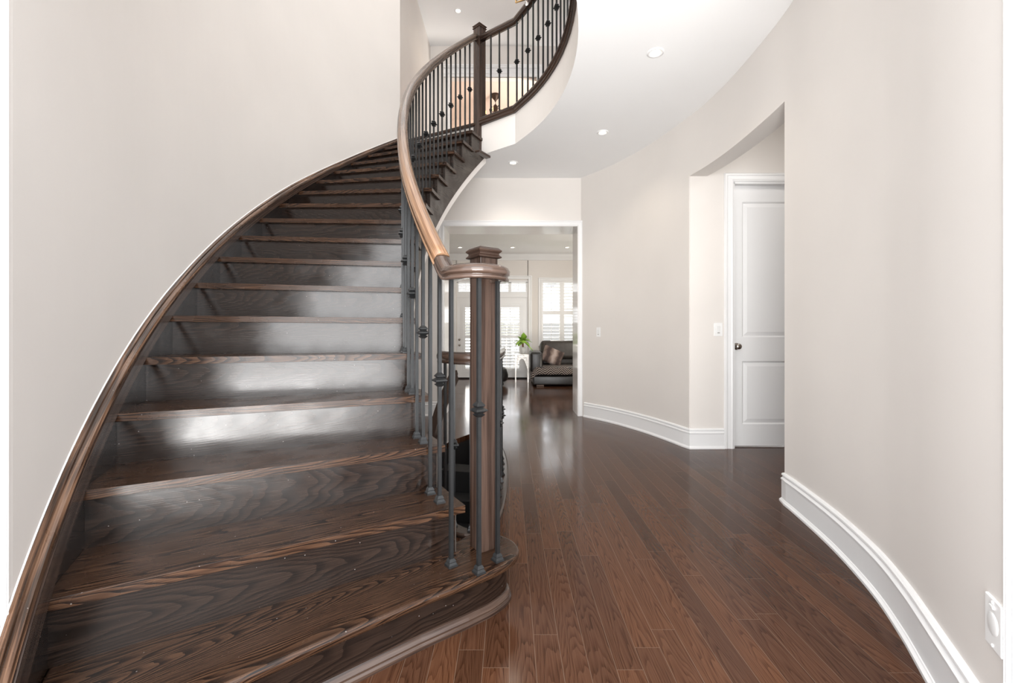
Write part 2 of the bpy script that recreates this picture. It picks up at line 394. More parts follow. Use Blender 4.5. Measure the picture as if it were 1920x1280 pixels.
def tag(o, label, cat, group=None):
    o['label'] = label; o['category'] = cat
    if group: o['group'] = group
    return o
def struct(o, label=None, cat=None):
    o['kind'] = 'structure'
    if label: o['label'] = label
    if cat: o['category'] = cat
    return o
def catmull(pts, n=8):
    P = [Vector(p) for p in pts]; P = [P[0] * 2 - P[1]] + P + [P[-1] * 2 - P[-2]]; out = []
    for i in range(1, len(P) - 2):
        for k in range(n):
            t = k / n; a, b, c, d = P[i - 1], P[i], P[i + 1], P[i + 2]
            out.append(.5 * ((2 * b) + (c - a) * t + (2 * a - 5 * b + 4 * c - d) * t * t + (3 * b - a - 3 * c + d) * t ** 3))
    out.append(P[-2]); return out

# ------------------------------------------------------------------ stair geometry
X0, Y0, RI, RO, T0, DT, RISE = 2.5532, 3.4612, 3.2351, 4.3966, 3.833, .0643, .19
RW = 4.4366                                    # face of the curved wall
def ang(k): return T0 - DT * k
def pol(r, k): return (X0 + r * cos(ang(k)), Y0 + r * sin(ang(k)))
ZC, ZL, ZU = 3.05, 3.42, 6.16                  # hall ceiling, landing, upper ceiling
YB = 5.68                                      # back wall of the hall

stair = thing('staircase', 'curved dark brown oak staircase rising along the left wall with a rounded first step', 'staircase')
OV, TH = .034, .030
# first step: long tread with a bullnose end
nose1 = [(-1.115, .74), (-.697, 1.092), (-.535, 1.233), (-.279, 1.4455), (-.131, 1.556)]
bull = [(-.131, 1.556), (-.052, 1.622), (0.0, 1.684), (.025, 1.738), (.026, 1.792), (.004, 1.848), (-.045, 1.895), (-.11, 1.925), (-.175, 1.925)]
bc = [(v.x, v.y) for v in catmull([(x, y, 0) for x, y in bull], 6)]
bk = [pol(RI + .03, 2.45), pol(RO + .012, 2.25)]
p1 = [(-.985, .841)] + nose1[1:4] + bc + bk + [pol(RO + .012, 1.85), pol(RO + .012, 1.4), pol(RO + .012, 1.0)]
def offset_poly(poly, d):
    n = len(poly); out = []
    for i in range(n):
        a, b, c = Vector(poly[i - 1]), Vector(poly[i]), Vector(poly[(i + 1) % n])
        t1 = (b - a).normalized(); t2 = (c - b).normalized()
        n1 = Vector((-t1.y, t1.x)); n2 = Vector((-t2.y, t2.x)); nn = (n1 + n2)
        nn.normalize(); k = d / max(.4, nn.dot(n1)); q = b + nn * k; out.append((q.x, q.y))
    return out
GA1 = math.atan2(1.4455 - 1.233, -.279 + .535)
MB().prism(p1, RISE - TH, RISE, GA1).build('tread', 'tread', stair, .010, 3)
p1r = offset_poly(p1, .05)
p1b = p1r[1:-3] + [pol(RO - .02, 1.85), pol(RO - .02, 1.2)]
MB().prism(p1b, 0.0, RISE - TH - .0005, GA1).build('riser', 'riser', stair)
front = p1r[1:4 + len(bc)]
shoe_prof = [(0, 0), (-.018, 0), (-.018, .012), (-.013, .018), (-.015, .026), (-.010, .036), (-.004, .042), (0, .044)]
MB().sweep([(x, y, 0.0) for x, y in front], shoe_prof, up='vert').build('shoe_moulding', 'upper', stair)
# treads 2..17
def radial_line(k, back, r0, r1):
    a = ang(k); bx, by = sin(a), -cos(a)       # ascent direction
    return (X0 + r0 * cos(a) + bx * back, Y0 + r0 * sin(a) + by * back), (X0 + r1 * cos(a) + bx * back, Y0 + r1 * sin(a) + by * back)
for k in range(2, 18):
    z = RISE * k
    fi, fo = radial_line(k, 0, RI, RO + .012)
    bi, bo = radial_line(k + 1, OV + .012, RI + .03, RO + .012)
    ret = [pol(RI, k + d) for d in (.0, .25, .5, .75, 1.0, 1.22)]
    back_corner = pol(RI + .03, k + 1.22)
    outer = [pol(RO + .012, k + d) for d in (.25, .5, .75)]
    poly = [fo] + ret + [back_corner, bi, bo] + outer[::-1]
    MB().prism(poly, z - TH, z, ang(k + .4)).build('tread', 'tread', stair, .009, 3)
for k in range(2, 19):
    z1 = RISE * k - TH if k < 18 else ZL - .045
    a, b = radial_line(k, OV, RI + .028, RO + .012); c, d = radial_line(k, OV + .014, RI + .028, RO + .012)
    MB().prism([a, c, d, b], RISE * (k - 1) , z1 - .0005, ang(k)).build('riser', 'riser', stair)
# landing nosing
a, b = radial_line(18, 0, RI + .09, RO + .03); c, d = radial_line(18, .10, RI + .09, RO + .03)
MB().prism([a, c, d, b], ZL - .034, ZL, ang(18)).build('landing_nosing', 'tread', stair, .008, 3)
# open (inner) stringer, saw-toothed under the treads
RS = RI + .024; mb = MB()
def slow(k): return max(0.0, RISE * k - .468)
for i in range(16 * 6 + 4):
    ka = 2 + i / 6; kb = min(ka + 1 / 6, 18.55)
    if ka >= 18.55: break
    st = int(ka + 1e-6); top = RISE * st - TH - .001 if ka < 18 else ZL - .06
    q = []
    for kk in (ka, kb):
        for r in (RS, RS + .03):
            x, y = pol(r, kk + OV / (RI * DT)); q.append((x, y))
    za, zb = slow(ka + .16), slow(kb + .16)
    u0, u1 = ka * RI * DT, kb * RI * DT
    mb.quad([(*q[0], za), (*q[2], zb), (*q[2], top), (*q[0], top)], [(u0, za), (u1, zb), (u1, top), (u0, top)])
    mb.quad([(*q[1], za), (*q[1], top), (*q[3], top), (*q[3], zb)], [(u0, za), (u0, top), (u1, top), (u1, zb)])
    mb.quad([(*q[0], za), (*q[1], za), (*q[3], zb), (*q[2], zb)]); mb.quad([(*q[0], top), (*q[2], top), (*q[3], top), (*q[1], top)])
    if i % 6 == 0: mb.quad([(*q[0], za), (*q[0], top), (*q[1], top), (*q[1], za)])
mb.build('stringer', 'string', stair, weld=False)
# end block of the stringer under the landing
e0, e1 = Vector((-.345, 4.60, 0)), Vector((-.20, 4.80, 0))
MB().sweep([(-.345, 4.60, 2.955), (-.240, 4.77, 2.955)], [(-.012, -.012), (.05, -.012), (.05, .012), (-.012, .012)]).build('stringer_end', 'upper', stair, .004)
# plaster soffit under the flight
mb = MB(); KS = [4 + i * .5 for i in range(30)]
for ka, kb in zip(KS, KS[1:]):
    za, zb = slow(ka + .16), slow(kb + .16)
    A = [pol(RS + .004, ka + .16), pol(RW, ka + .16)]; B = [pol(RS + .004, kb + .16), pol(RW, kb + .16)]
    t = .075
    mb.quad([(*A[0], za - t), (*A[1], za - t), (*B[1], zb - t), (*B[0], zb - t)])
    mb.quad([(*A[0], za - t), (*B[0], zb - t), (*B[0], zb), (*A[0], za)])
    mb.quad([(*A[0], za), (*B[0], zb), (*B[1], zb), (*A[1], za)])
mb.build('soffit', 'wall', stair, weld=False)
# wall stringer (skirt) with moulded cap
kk = [.35 + i * (18.12 - .35) / 72 for i in range(73)]
def offtop(k):
    pts = [(0, .150), (1.42, .128), (2.5, .114), (3.83, .10), (5.2, .094), (6.84, .082), (11.8, .077), (14.8, .055), (18.2, .04)]
    for (a, x), (b, y) in zip(pts, pts[1:]):
        if k <= b: return x + (y - x) * (k - a) / (b - a)
    return .04
path = [(*pol(RW, k), RISE * k) for k in kk]
def boardprof(i): return [(-.002, .01), (-.028, .01), (-.028, -.30), (-.002, -.30)]
def fasciaprof(i):
    t = offtop(kk[i]); return [(-.028, t - .037), (-.040, t - .037), (-.041, -.003), (-.028, -.003)]
def skprof(i):
    t = offtop(kk[i])
    return [(-.002, t), (-.010, t + .001), (-.016, t - .004), (-.018, t - .012), (-.023, t - .016), (-.031, t - .020), (-.036, t - .029), (-.034, t - .036), (-.034, t - .038), (-.002, t - .038)]
wst = MB().sweep(path, boardprof, up='vert').build('wall_stringer', 'riser', stair)
MB().sweep(path, fasciaprof, up='vert').build('fascia_strip', 'upper', wst)
MB().sweep(path, skprof, up='vert').build('cap_moulding', 'skirt', wst)
def caprof(i):
    t = offtop(kk[i]); return [(.0, t), (-.003, t), (-.003, t + .003), (.0, t + .005)]
MB().sweep(path, caprof, up='vert').build('caulk_bead', 'white', stair)

# ------------------------------------------------------------------ balusters
KN = [(.0, .013, .026), (.010, .034, .034), (.016, .034, .022), (.024, .022, .028), (.030, .050, .050), (.037, .050, .028), (.044, .022, .034), (.050, .034, .034), (.056, .034, .014)]
def knuckle(parent, x, y, zc, rz, sc=1.0):
    mb = MB(); z = zc - .029 * sc
    tiers = [(.016, .034, .009), (.034, .020, .005), (.020, .048, .009), (.048, .048, .004), (.048, .022, .009), (.022, .034, .005), (.034, .034, .003), (.034, .014, .012)]
    for w0, w1, h in tiers:
        mb.frustum((x, y, z), w0 * sc, w1 * sc, h * sc, rz); z += h * sc
    return mb.build('knuckle', 'iron', parent)
def shoe(parent, x, y, z, rz):
    mb = MB()
    for w0, w1, h in ((.038, .036, .007), (.034, .026, .008), (.026, .026, .003), (.028, .018, .011)):
        mb.frustum((x, y, z), w0, w1, h, rz); z += h
    return mb.build('shoe', 'iron', parent)
def baluster(parent, x, y, z0, z1, rz, kz=None, w=.0135, sh=True):
    o = MB().box((x, y, (z0 + z1) / 2), (w, w, z1 - z0), rz).build('baluster', 'iron', parent)
    if sh: shoe(o, x, y, z0, rz)
    if kz is not None: knuckle(o, x, y, kz, rz)
    return o
RAILP = [(-.030, -.012), (-.031, .006), (-.026, .019), (-.015, .027), (0, .030), (.015, .027), (.026, .019), (.031, .006), (.030, -.012), (.023, -.017), (.023, -.022), (.027, -.026), (.027, -.034), (-.027, -.034), (-.027, -.026), (-.023, -.022), (-.023, -.017)]
RR = 3.31
def roff(k):
    pts = [(1, .915), (3, .915), (5.5, .915), (8, .965), (10, .975), (17.6, .965), (19, .965)]
    for (a, x), (b, y) in zip(pts, pts[1:]):
        if k <= b: return x + (y - x) * (k - a) / (b - a)
    return .965
rail_t = thing('stair_railing', 'curved oak handrail on black iron balusters along the main staircase, with square newel post', 'railing')
ks = [2.26 + i * (17.95 - 2.26) / 64 for i in range(65)]
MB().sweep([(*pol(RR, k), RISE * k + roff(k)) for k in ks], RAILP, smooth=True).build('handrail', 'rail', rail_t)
ZV = 1.281
vol = [(*pol(RR, 2.26), RISE * 2.26 + .913), (*pol(RR, 2.08), RISE * 2.08 + .909), (*pol(RR, 1.93), ZV + .002), (-.205, 1.628, ZV), (-.165, 1.600, ZV), (-.12, 1.592, ZV), (-.075, 1.612, ZV), (-.046, 1.655, ZV), (-.040, 1.71, ZV), (-.058, 1.765, ZV), (-.10, 1.80, ZV)]
MB().sweep(catmull(vol, 6), [(a * 1.04, b * .84) for a, b in RAILP], smooth=True).build('volute', 'volute', rail_t)
for k in range(2, 18):
    for j, d in enumerate((.38, .90)):
        if k == 17 and j: continue
        x, y = pol(3.310, k + d); z0 = RISE * k
        baluster(rail_t, x, y, z0, RISE * (k + d) + roff(k + d) - .028, ang(k + d), z0 + .49 if j == 0 else None)
RN = math.radians(36)
baluster(rail_t, -.226, 1.645, RISE, ZV - .03, RN)
baluster(rail_t, -.1195, 1.597, RISE, ZV - .03, RN, RISE + .59)
baluster(rail_t, -.0548, 1.684, RISE, ZV - .03, RN)
def newel(parent, x, y, z0, z1, s, rz, mat, capw):
    o = MB().box((x, y, (z0 + z1) / 2), (s, s, z1 - z0), rz).build('newel_post', mat, parent, .003)
    mb = MB(); z = z1 - .002; w = capw
    for w0, w1, h in ((s * 1.05, w * .98, .003), (w * .98, w, .004), (w, w * .86, .008), (w * .86, w * .84, .006), (w * .84, w * .93, .004), (w * .93, w, .003), (w, w, .005), (w, w * .84, .008), (w * .84, w * .80, .002), (w * .80, w * .2, .004)):
        mb.frustum((x, y, z), w0, w1, h, rz); z += h
    mb.build('cap', mat, o, 0)
    return o
newel(rail_t, -.1145, 1.791, RISE, 1.354, .082, RN, 'newel', .106)

# ------------------------------------------------------------------ upper landing railing
land_t = thing('landing_railing', 'upper floor guard railing with dark handrail and black iron balusters around the curved balcony edge', 'railing')
AC, AR = (-2.02, 3.25), 2.48
P0, P1 = (-.345, 4.93), (.035, 4.655)
def arc(t, r=AR): return (AC[0] + r * cos(t), AC[1] + r * sin(t))
edge = [P0, (-.16, 4.795), P1] + [arc(.568 - i * .05) for i in range(1, 32)]
rp = [(*q, 4.345) for q in edge]
MB().sweep(rp, RAILP, smooth=True).build('handrail', 'upper', land_t)
MB().sweep([(*q, ZL) for q in edge], [(.035, .005), (.03, .022), (-.035, .022), (-.045, .004), (-.045, -.012), (-.032, -.022), (-.032, -.04), (-.022, -.05), (.02, -.05), (.035, -.04)]).build('base_rail', 'upper', land_t)
newel(land_t, -.365, 4.985, ZC - .02, 4.475, .098, math.radians(48), 'upper', .118)
n = 0
for f in (.30, .55, .80):
    x, y = P0[0] + (P1[0] - P0[0]) * f, P0[1] + (P1[1] - P0[1]) * f
    baluster(land_t, x, y, ZL + .02, 4.325, -.63, ZL + .47 if n % 2 else None, sh=False); n += 1
for i in range(30):
    t = .583 - i * .0425; x, y = arc(t)
    baluster(land_t, x, y, ZL + .02, 4.325, t, ZL + .47 if i % 2 == 0 else None, sh=False)

# ------------------------------------------------------------------ walls, ceilings, floor
def wall_strip(name, pts, z0, z1, th, mat='wall', left=True):
    """solid wall along a polyline; thickness to the left of travel (or right)"""
    s = th if left else -th
    prof = [(0, z0), (s, z0), (s, z1), (0, z1)]
    return struct(MB().sweep([(x, y, 0) for x, y in pts], prof, up='vert').build(name, mat))
# left curved wall
lw = [pol(RW, k) for k in [-1.2 + i * (18.157 + 1.2) / 80 for i in range(81)]]
lw[0] = (-1.10, .97)
lw = [p for p in lw if p[1] > .97]; lw = [(-1.127, .97)] + lw
wall_strip('wall_left', lw, -.0, ZU, .12)
WL = pol(RW, 18.157)
wall_strip('wall_upper_left', [(WL[0] - .06, WL[1] + .001), (WL[0] - .06 - .001, 7.86)], 0, ZU, .12)
# right curved wall: near part, opening, far part
RWP = [(.885, 5.68), (1.165, 5.28), (1.375, 4.86), (1.517, 4.47), (1.627, 4.07)]
RWH = [(1.627, 4.07), (1.684, 3.78), (1.712, 3.45), (1.714, 3.10), (1.699, 2.76)]
RWN = [(1.699, 2.76), (1.656, 2.48), (1.583, 2.13), (1.483, 1.79), (1.385, 1.55), (1.285, 1.345), (1.103, .985)]
def sm(a, pre=None, post=None, n=6):
    full = ([pre] if pre else []) + a + ([post] if post else [])
    c = catmull([(x, y, 0) for x, y in full], n)
    i0 = n if pre else 0; i1 = len(c) - (n if post else 0)
    return [(v.x, v.y) for v in c[i0:i1]]
far_c = sm(RWP, None, RWH[1]); head_c = sm(RWH, RWP[-2], RWN[1]); near_c = sm(RWN, RWH[-2])
wall_strip('wall_right', far_c, 0, ZC + .1, .16, left=True)
wall_strip('wall_right_header', head_c, 2.50, ZC + .1, .16, left=True)
wall_strip('wall_right_near', near_c, 0, ZC + .1, .16, left=True)
# back wall with the wide cased opening
OL, OR_, OZ, JT = -.875, .850, 2.44, .44
def solid(name, lo, hi, mat='wall'):
    c = [(a + b) / 2 for a, b in zip(lo, hi)]; d = [b - a for a, b in zip(lo, hi)]
    return struct(MB().box(c, d).build(name, mat))
mb = MB()
for lo, hi in (((-3.4, YB, 0), (OL, YB + JT, ZC + .1)), ((OL, YB, OZ), (OR_, YB + JT, ZC + .1)), ((OR_, YB, 0), (4.2, YB + JT, ZC + .1))):
    mb.box([(a + b) / 2 for a, b in zip(lo, hi)], [b - a for a, b in zip(lo, hi)])
struct(mb.build('wall_back', 'wall'))
# jamb lining (white gloss) of the opening
M['gloss'] = paint('white_gloss_paint', (.80, .78, .76), .12, 0, .6, .01)
mb = MB()
mb.box((OR_ - .005, YB + JT / 2, OZ / 2), (.010, JT + .01, OZ)); mb.box((OL + .005, YB + JT / 2, OZ / 2), (.010, JT + .01, OZ)); mb.box(((OL + OR_) / 2, YB + JT / 2, OZ - .005), (OR_ - OL, JT + .01, .010))
struct(mb.build('trim_1', 'gloss'))
CAS = [(0, 0), (0, .018), (.012, .022), (.022, .018), (.05, .014), (.058, .020), (.070, .020), (.078, .010), (.078, 0)]
def casing(name, x0, x1, ztop, yface, w=.078, left=True, right=True, zb=0):
    """door casing on a wall facing -y: mitred frame outside x0..x1"""
    mb = MB()
    pr = [(a * w / .078, b) for a, b in CAS]
    def pt(a, b, px, pz, dx, dz): return (px + dx * a, yface - b, pz + dz * a)
    segs = []
    if left: segs.append(((x0, zb, -1, 0), (x0, ztop, -1, 1)))
    segs.append(((x0, ztop, -1 if left else 0, 1), (x1, ztop, 1 if right else 0, 1)))
    if right: segs.append(((x1, ztop, 1, 1), (x1, zb, 1, 0)))
    for A, B in segs:
        for (a, b), (c, d) in zip(pr, pr[1:]):
            mb.quad([pt(a, b, A[0], A[1], A[2], A[3]), pt(a, b, B[0], B[1], B[2], B[3]), pt(c, d, B[0], B[1], B[2], B[3]), pt(c, d, A[0], A[1], A[2], A[3])])
        mb.quad([pt(a, b, *A) for a, b in pr]); mb.quad([pt(a, b, *B) for a, b in pr][::-1])
    return struct(mb.build(name, 'white'))
casing('trim_2', OL, OR_ - .004, OZ - .004, YB, .07)
# niche behind the right opening with the white door
NY = 4.07
DX0, DX1 = 2.030, 2.80
mb = MB()
for lo, hi in (((1.64, NY, 0), (DX0, NY + .12, ZC + .1)), ((DX0, NY, 2.44), (DX1, NY + .12, ZC + .1)), ((DX1, NY, 0), (3.5, NY + .12, ZC + .1))):
    mb.box([(a + b) / 2 for a, b in zip(lo, hi)], [b - a for a, b in zip(lo, hi)])
struct(mb.build('wall_niche_back', 'wall'))
solid('wall_niche_right', (3.4, 1.9, 0), (3.52, 4.2, ZC + .1)); solid('wall_niche_front', (1.72, 1.8, 0), (3.5, 1.92, ZC + .1))
casing('trim_3', DX0, DX1, 2.445, NY, .082)
mb = MB()
for x in (DX0 + .006, DX1 - .006): mb.box((x, NY + .05, 1.22), (.012, .12, 2.44))
mb.box(((DX0 + DX1) / 2, NY + .05, 2.437), (DX1 - DX0, .12, .016)); mb.box((DX0 + .016, NY + .085, 1.22), (.012, .02, 2.43)); mb.box(((DX0 + DX1) / 2, NY + .085, 2.42), (DX1 - DX0, .02, .02))
struct(mb.build('trim_4', 'white'))
# door with two raised panels
def panel_door(name, x0, x1, z0, z1, yf, panels, mat='white', th=.04):
    mb = MB(); xs = [x0] ; zs = [z0]
    for a, b, c, d in panels: zs += [c, d]
    zs = sorted(set(zs + [z1])); a, b = panels[0][0], panels[0][1]; xs = [x0, a, b, x1]
    isp = {(round(c, 4), round(d, 4)) for _, _, c, d in panels}
    for (xa, xb) in zip(xs, xs[1:]):
        for (za, zb) in zip(zs, zs[1:]):
            if xa == a and (round(za, 4), round(zb, 4)) in isp:
                prev = (xa, xb, za, zb, yf)
                for inset, dy in ((.006, .0), (.018, .012), (.022, .012), (.055, .003), (.056, .003)):
                    cur = (xa + inset, xb - inset, za + inset, zb - inset, yf + dy)
                    A = [(prev[0], prev[4], prev[2]), (prev[1], prev[4], prev[2]), (prev[1], prev[4], prev[3]), (prev[0], prev[4], prev[3])]
                    B = [(cur[0], cur[4], cur[2]), (cur[1], cur[4], cur[2]), (cur[1], cur[4], cur[3]), (cur[0], cur[4], cur[3])]
                    for i in range(4): j = (i + 1) % 4; mb.quad([A[i], A[j], B[j], B[i]])
                    prev = cur
                mb.quad(B)
            else: mb.quad([(xa, yf, za), (xb, yf, za), (xb, yf, zb), (xa, yf, zb)])
    mb.quad([(x0, yf, z0), (x0, yf, z1), (x0, yf + th, z1), (x0, yf + th, z0)]); mb.quad([(x1, yf, z0), (x1, yf + th, z0), (x1, yf + th, z1), (x1, yf, z1)])
    mb.quad([(x0, yf, z0), (x0, yf + th, z0), (x1, yf + th, z0), (x1, yf, z0)]); mb.quad([(x0, yf, z1), (x1, yf, z1), (x1, yf + th, z1), (x0, yf + th, z1)])
    mb.quad([(x0, yf + th, z0), (x0, yf + th, z1), (x1, yf + th, z1), (x1, yf + th, z0)])
    return mb.build(name, mat)
yd = NY + .05
door = panel_door('door_1', DX0 + .010, DX1 - .010, .012, 2.428, yd, [(DX0 + .105, DX1 - .105, .205, .805), (DX0 + .105, DX1 - .105, 1.015, 2.285)])
struct(door, 'white two-panel interior door in the recess on the right', 'door')
kb = MB().lathe((DX0 + .055, yd - .001, .935), [(0, .0), (.032, .0), (.033, .004), (.030, .010), (.012, .014), (.011, .028), (.020, .034), (.027, .044), (.027, .054), (.020, .062), (.0, .065)], 20, axis='y').build('door_knob', 'nickel', door)
# back side of knob lathe axis is -y (towards the room)
# floor with the opening of the basement stair
GP = [(-.40, 2.52), (-.33, 2.40), (-.235, 2.32), (-.145, 2.375), (-.103, 2.62), (-.084, 2.95), (-.078, 3.3), (-.090, 3.65), (-.13, 4.0), (-.20, 4.35), (-.29, 4.70)]
GC = [(v.x, v.y) for v in catmull([(x, y, 0) for x, y in GP], 5)]
def off_line(pts, d):
    out = []
    for i, p in enumerate(pts):
        a = Vector(pts[max(i - 1, 0)]); b = Vector(pts[min(i + 1, len(pts) - 1)]); t = (b - a).normalized(); out.append((p[0] + t.y * d, p[1] - t.x * d))
    return out
inner = [pol(RS + .02, k) for k in (15.0, 14, 13, 12, 11, 10, 9, 8, 7, 6, 5, 4.4)]
hole = GC + [(-.40, 4.74)] + inner
fl_out = [(-3.4, -.9), (4.2, -.9), (4.2, 10.6), (-3.4, 10.6)]
tris = tessellate_polygon([[Vector((x, y, 0)) for x, y in fl_out], [Vector((x, y, 0)) for x, y in hole]])
allp = fl_out + hole; mb = MB()
for t in tris: mb.quad([(*allp[i], 0) for i in t])
for i in range(len(hole)):
    a, b = hole[i], hole[(i + 1) % len(hole)]; mb.quad([(*a, 0), (*b, 0), (*b, -.06), (*a, -.06)])
struct(mb.build('floor', 'floor'))
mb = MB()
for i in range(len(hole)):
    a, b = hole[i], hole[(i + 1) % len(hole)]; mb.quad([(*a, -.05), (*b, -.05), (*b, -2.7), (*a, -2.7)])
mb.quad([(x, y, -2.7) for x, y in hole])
struct(mb.build('wall_basement', 'dark'))  # shaft walls coloured near black in place of shade
# basement guard
bas = thing('basement_guard_railing', 'dark wood guard rail with iron balusters around the basement opening behind the newel', 'railing')
MB().sweep([(*q, .925) for q in GC], RAILP, smooth=True).build('handrail', 'upper', bas)
MB().sweep([(*q, 0) for q in off_line(GC, .005)], [(-.045, 0), (-.045, .016), (-.035, .022), (.03, .022), (.04, .014), (.04, -.07), (.03, -.07), (.03, 0)]).build('base_rail', 'upper', bas)
acc = .06; j = 0
for i in range(1, len(GC)):
    acc += math.dist(GC[i], GC[i - 1])
    if acc > .105:
        acc = 0; x, y = GC[i]; baluster(bas, x, y, .022, .90, i * .3, .46 if j % 2 else None); j += 1
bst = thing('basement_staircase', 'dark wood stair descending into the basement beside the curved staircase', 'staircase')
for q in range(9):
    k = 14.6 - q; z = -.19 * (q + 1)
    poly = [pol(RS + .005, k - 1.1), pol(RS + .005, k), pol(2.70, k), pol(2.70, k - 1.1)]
    MB().prism(poly[::-1], z - .19, z, ang(k)).build('step', 'dark', bst, .005)  # step colour carries the darkness of the shaft
bh = thing('basement_handrail', 'sloping brown wood handrail going down beside the basement stair', 'handrail')
hp = [(*pol(3.215, k), .12 + (k - 10.6) * .142) for k in [10.2 + i * .45 for i in range(11)]]
MB().sweep(hp, [(-.022, -.12), (.022, -.12), (.022, -.06), (.030, -.05), (.030, .0), (-.030, .0), (-.030, -.05), (-.022, -.06)]).build('rail', 'newel', bh)
for k in (11.0, 12.6, 14.2):
    x, y = pol(3.215, k); zt = .12 + (k - 10.6) * .142 - .11; MB().box((x, y, zt / 2 - .06), (.014, .014, zt + .12), ang(k)).build('baluster', 'iron', bh)
# lower ceiling slab with the stairwell cut out (its edge is the painted balcony fascia)
ed2 = [(-.40, 4.985), (-.345, 4.945), P1] + [arc(.568 - i * .05) for i in range(1, 31)]
last = ed2[-1]
slab = [(WL[0] - .05, WL[1] + .0)] + ed2 + [(last[0] - .12, .95), (3.6, .95), (3.6, 5.9), (3.6, 10.58), (-3.4, 10.58), (-3.4, 5.5)]
mb = MB()
tr = tessellate_polygon([[Vector((x, y, 0)) for x, y in slab]])
for t in tr: mb.quad([(*slab[i], ZC) for i in t])
struct(mb.build('ceiling', 'ceil'))
mb = MB()
for t in tr: mb.quad([(*slab[i], ZL - .02) for i in t])
mb2 = MB()
for i in range(len(slab)):
    a, b = slab[i], slab[(i + 1) % len(slab)]; mb2.quad([(*a, ZC), (*b, ZC), (*b, ZL - .02), (*a, ZL - .02)])
struct(mb.build('floor_upper', 'floor')); struct(mb2.build('trim_5', 'wall'))
solid('ceiling_upper', (-3.4, .6, ZU), (3.7, 10.6, ZU + .1), 'ceil')
# upper far wall with a wide cased doorway into a warm-lit room
UY = 7.86; UL, UR, UZ = -1.10, .44, 5.60
mb = MB()
for lo, hi in (((-3.4, UY, ZL - .3), (UL, UY + .12, ZU)), ((UL, UY, UZ), (UR, UY + .12, ZU)), ((UR, UY, ZL - .3), (3.7, UY + .12, ZU))):
    mb.box([(a + b) / 2 for a, b in zip(lo, hi)], [b - a for a, b in zip(lo, hi)])
struct(mb.build('wall_upper_back', 'wall'))
casing('trim_6', UL, UR, UZ, UY, .075, zb=ZL)
mb = MB()   # built-up header moulding over the doorway
for z0, z1, p in ((UZ + .0, UZ + .05, .03), (UZ + .05, UZ + .065, .045), (UZ + .065, UZ + .15, .025), (UZ + .15, UZ + .175, .05), (UZ + .175, UZ + .20, .065)):
    mb.box(((UL + UR) / 2, UY - p / 2, (z0 + z1) / 2), (UR - UL + .22, p, z1 - z0))
struct(mb.build('trim_7', 'white'))
solid('wall_bedroom_back', (-3.4, 10.5, ZL - .1), (3.7, 10.58, ZU), 'pink'); solid('wall_bedroom_left', (-2.2, UY + .12, ZL - .1), (-2.1, 10.5, ZU), 'pink'); solid('wall_bedroom_right', (2.0, UY + .12, ZL - .1), (2.1, 10.5, ZU), 'pink')
solid('ceiling_bedroom', (-2.2, UY + .1, ZU - .03), (2.1, 10.5, ZU - .001), 'pink')
solid('wall_upper_right', (3.6, .6, ZL - .1), (3.7, UY, ZU))
# front wall with entrance opening and an unseen opening above, added to let light in
mb = MB()
for lo, hi in (((-3.4, .80, 0), (-1.13, .96, ZU)), ((1.12, .80, 0), (3.7, .96, ZU)), ((-1.13, .80, 2.55), (1.12, .96, 3.75)), ((-1.13, .80, 5.75), (1.12, .96, ZU))):
    mb.box([(a + b) / 2 for a, b in zip(lo, hi)], [b - a for a, b in zip(lo, hi)])
struct(mb.build('wall_front', 'wall'))
for nm, sx, xx in (('trim_8', -1, -1.127), ('trim_9', 1, 1.100)):
    mb = MB()
    for i, (w, d) in enumerate(((.006, .0), (.010, .004), (.006, .0), (.008, .006))):
        mb.box((xx + sx * (.03 - d / 2), .988 - .009 * i, 1.28), (.06 + d, .007, 2.56))
    mb.box((xx + sx * .035, .87, 1.28), (.06, .20, 2.56))
    struct(mb.build(nm, 'white'))

# ------------------------------------------------------------------ baseboards
BB = [(0, 0), (.030, 0), (.030, .012), (.022, .020), (.020, .024), (.017, .026), (.017, .135), (.021, .138), (.022, .146), (.017, .152), (.011, .158), (.011, .163), (.018, .168), (.017, .176), (.010, .183), (0, .185)]
def baseboard(name, pts, flip=False):
    pr = [(-a if not flip else a, b) for a, b in BB]
    if flip: pr = pr[::-1]
    return struct(MB().sweep([(x, y, 0) for x, y in pts], pr, up='vert').build(name, 'white'))
far_b = far_c[2:]
baseboard('baseboard_right', [(.925, 5.625)] + far_c[3:] + [(DX0 - .086, 4.07)])
baseboard('baseboard_right_near', [(1.86, 2.755), near_c[0]] + near_c[1:])
baseboard('baseboard_back_left', [(-1.42, YB), (OL - .075, YB)])
# ------------------------------------------------------------------ switches and outlet
def wall_plate(name, label, loc, rz, w=.072, h=.118, kind='rocker'):
    t = thing(name, label, 'light switch' if kind == 'rocker' else 'outlet', None); t.location = loc; t.rotation_euler = (0, 0, rz)
    MB().box((0, -.004, 0), (w, .008, h)).build('plate', 'plastic', t, .003)
    if kind == 'rocker':
        MB().box((0, -.009, 0), (.034, .006, .066), tilt=.05).build('rocker', 'plastic2', t, .002)
        MB().box((0, -.0135, -.030), (.020, .002, .004)).build('indicator', 'nickel', t)
    else:
        MB().lathe((0, -.006, 0), [(0, .0045), (.020, .0045), (.025, .003), (.028, .001)], 24, axis='y').build('cover', 'plastic2', t)
        MB().box((0, -.009, .040), (.018, .006, .008)).build('slot', 'plastic2', t, .002)
        for z in (-.05, .05): MB().lathe((0, -.008, z), [(0, .003), (.004, .002), (.004, 0)], 10, axis='y').build('screw', 'plastic', t)
    return t
def yaw_of(a, b):
    return math.atan2(b[1] - a[1], b[0] - a[0])
sp = far_c[4]; st = yaw_of(far_c[3], far_c[5])
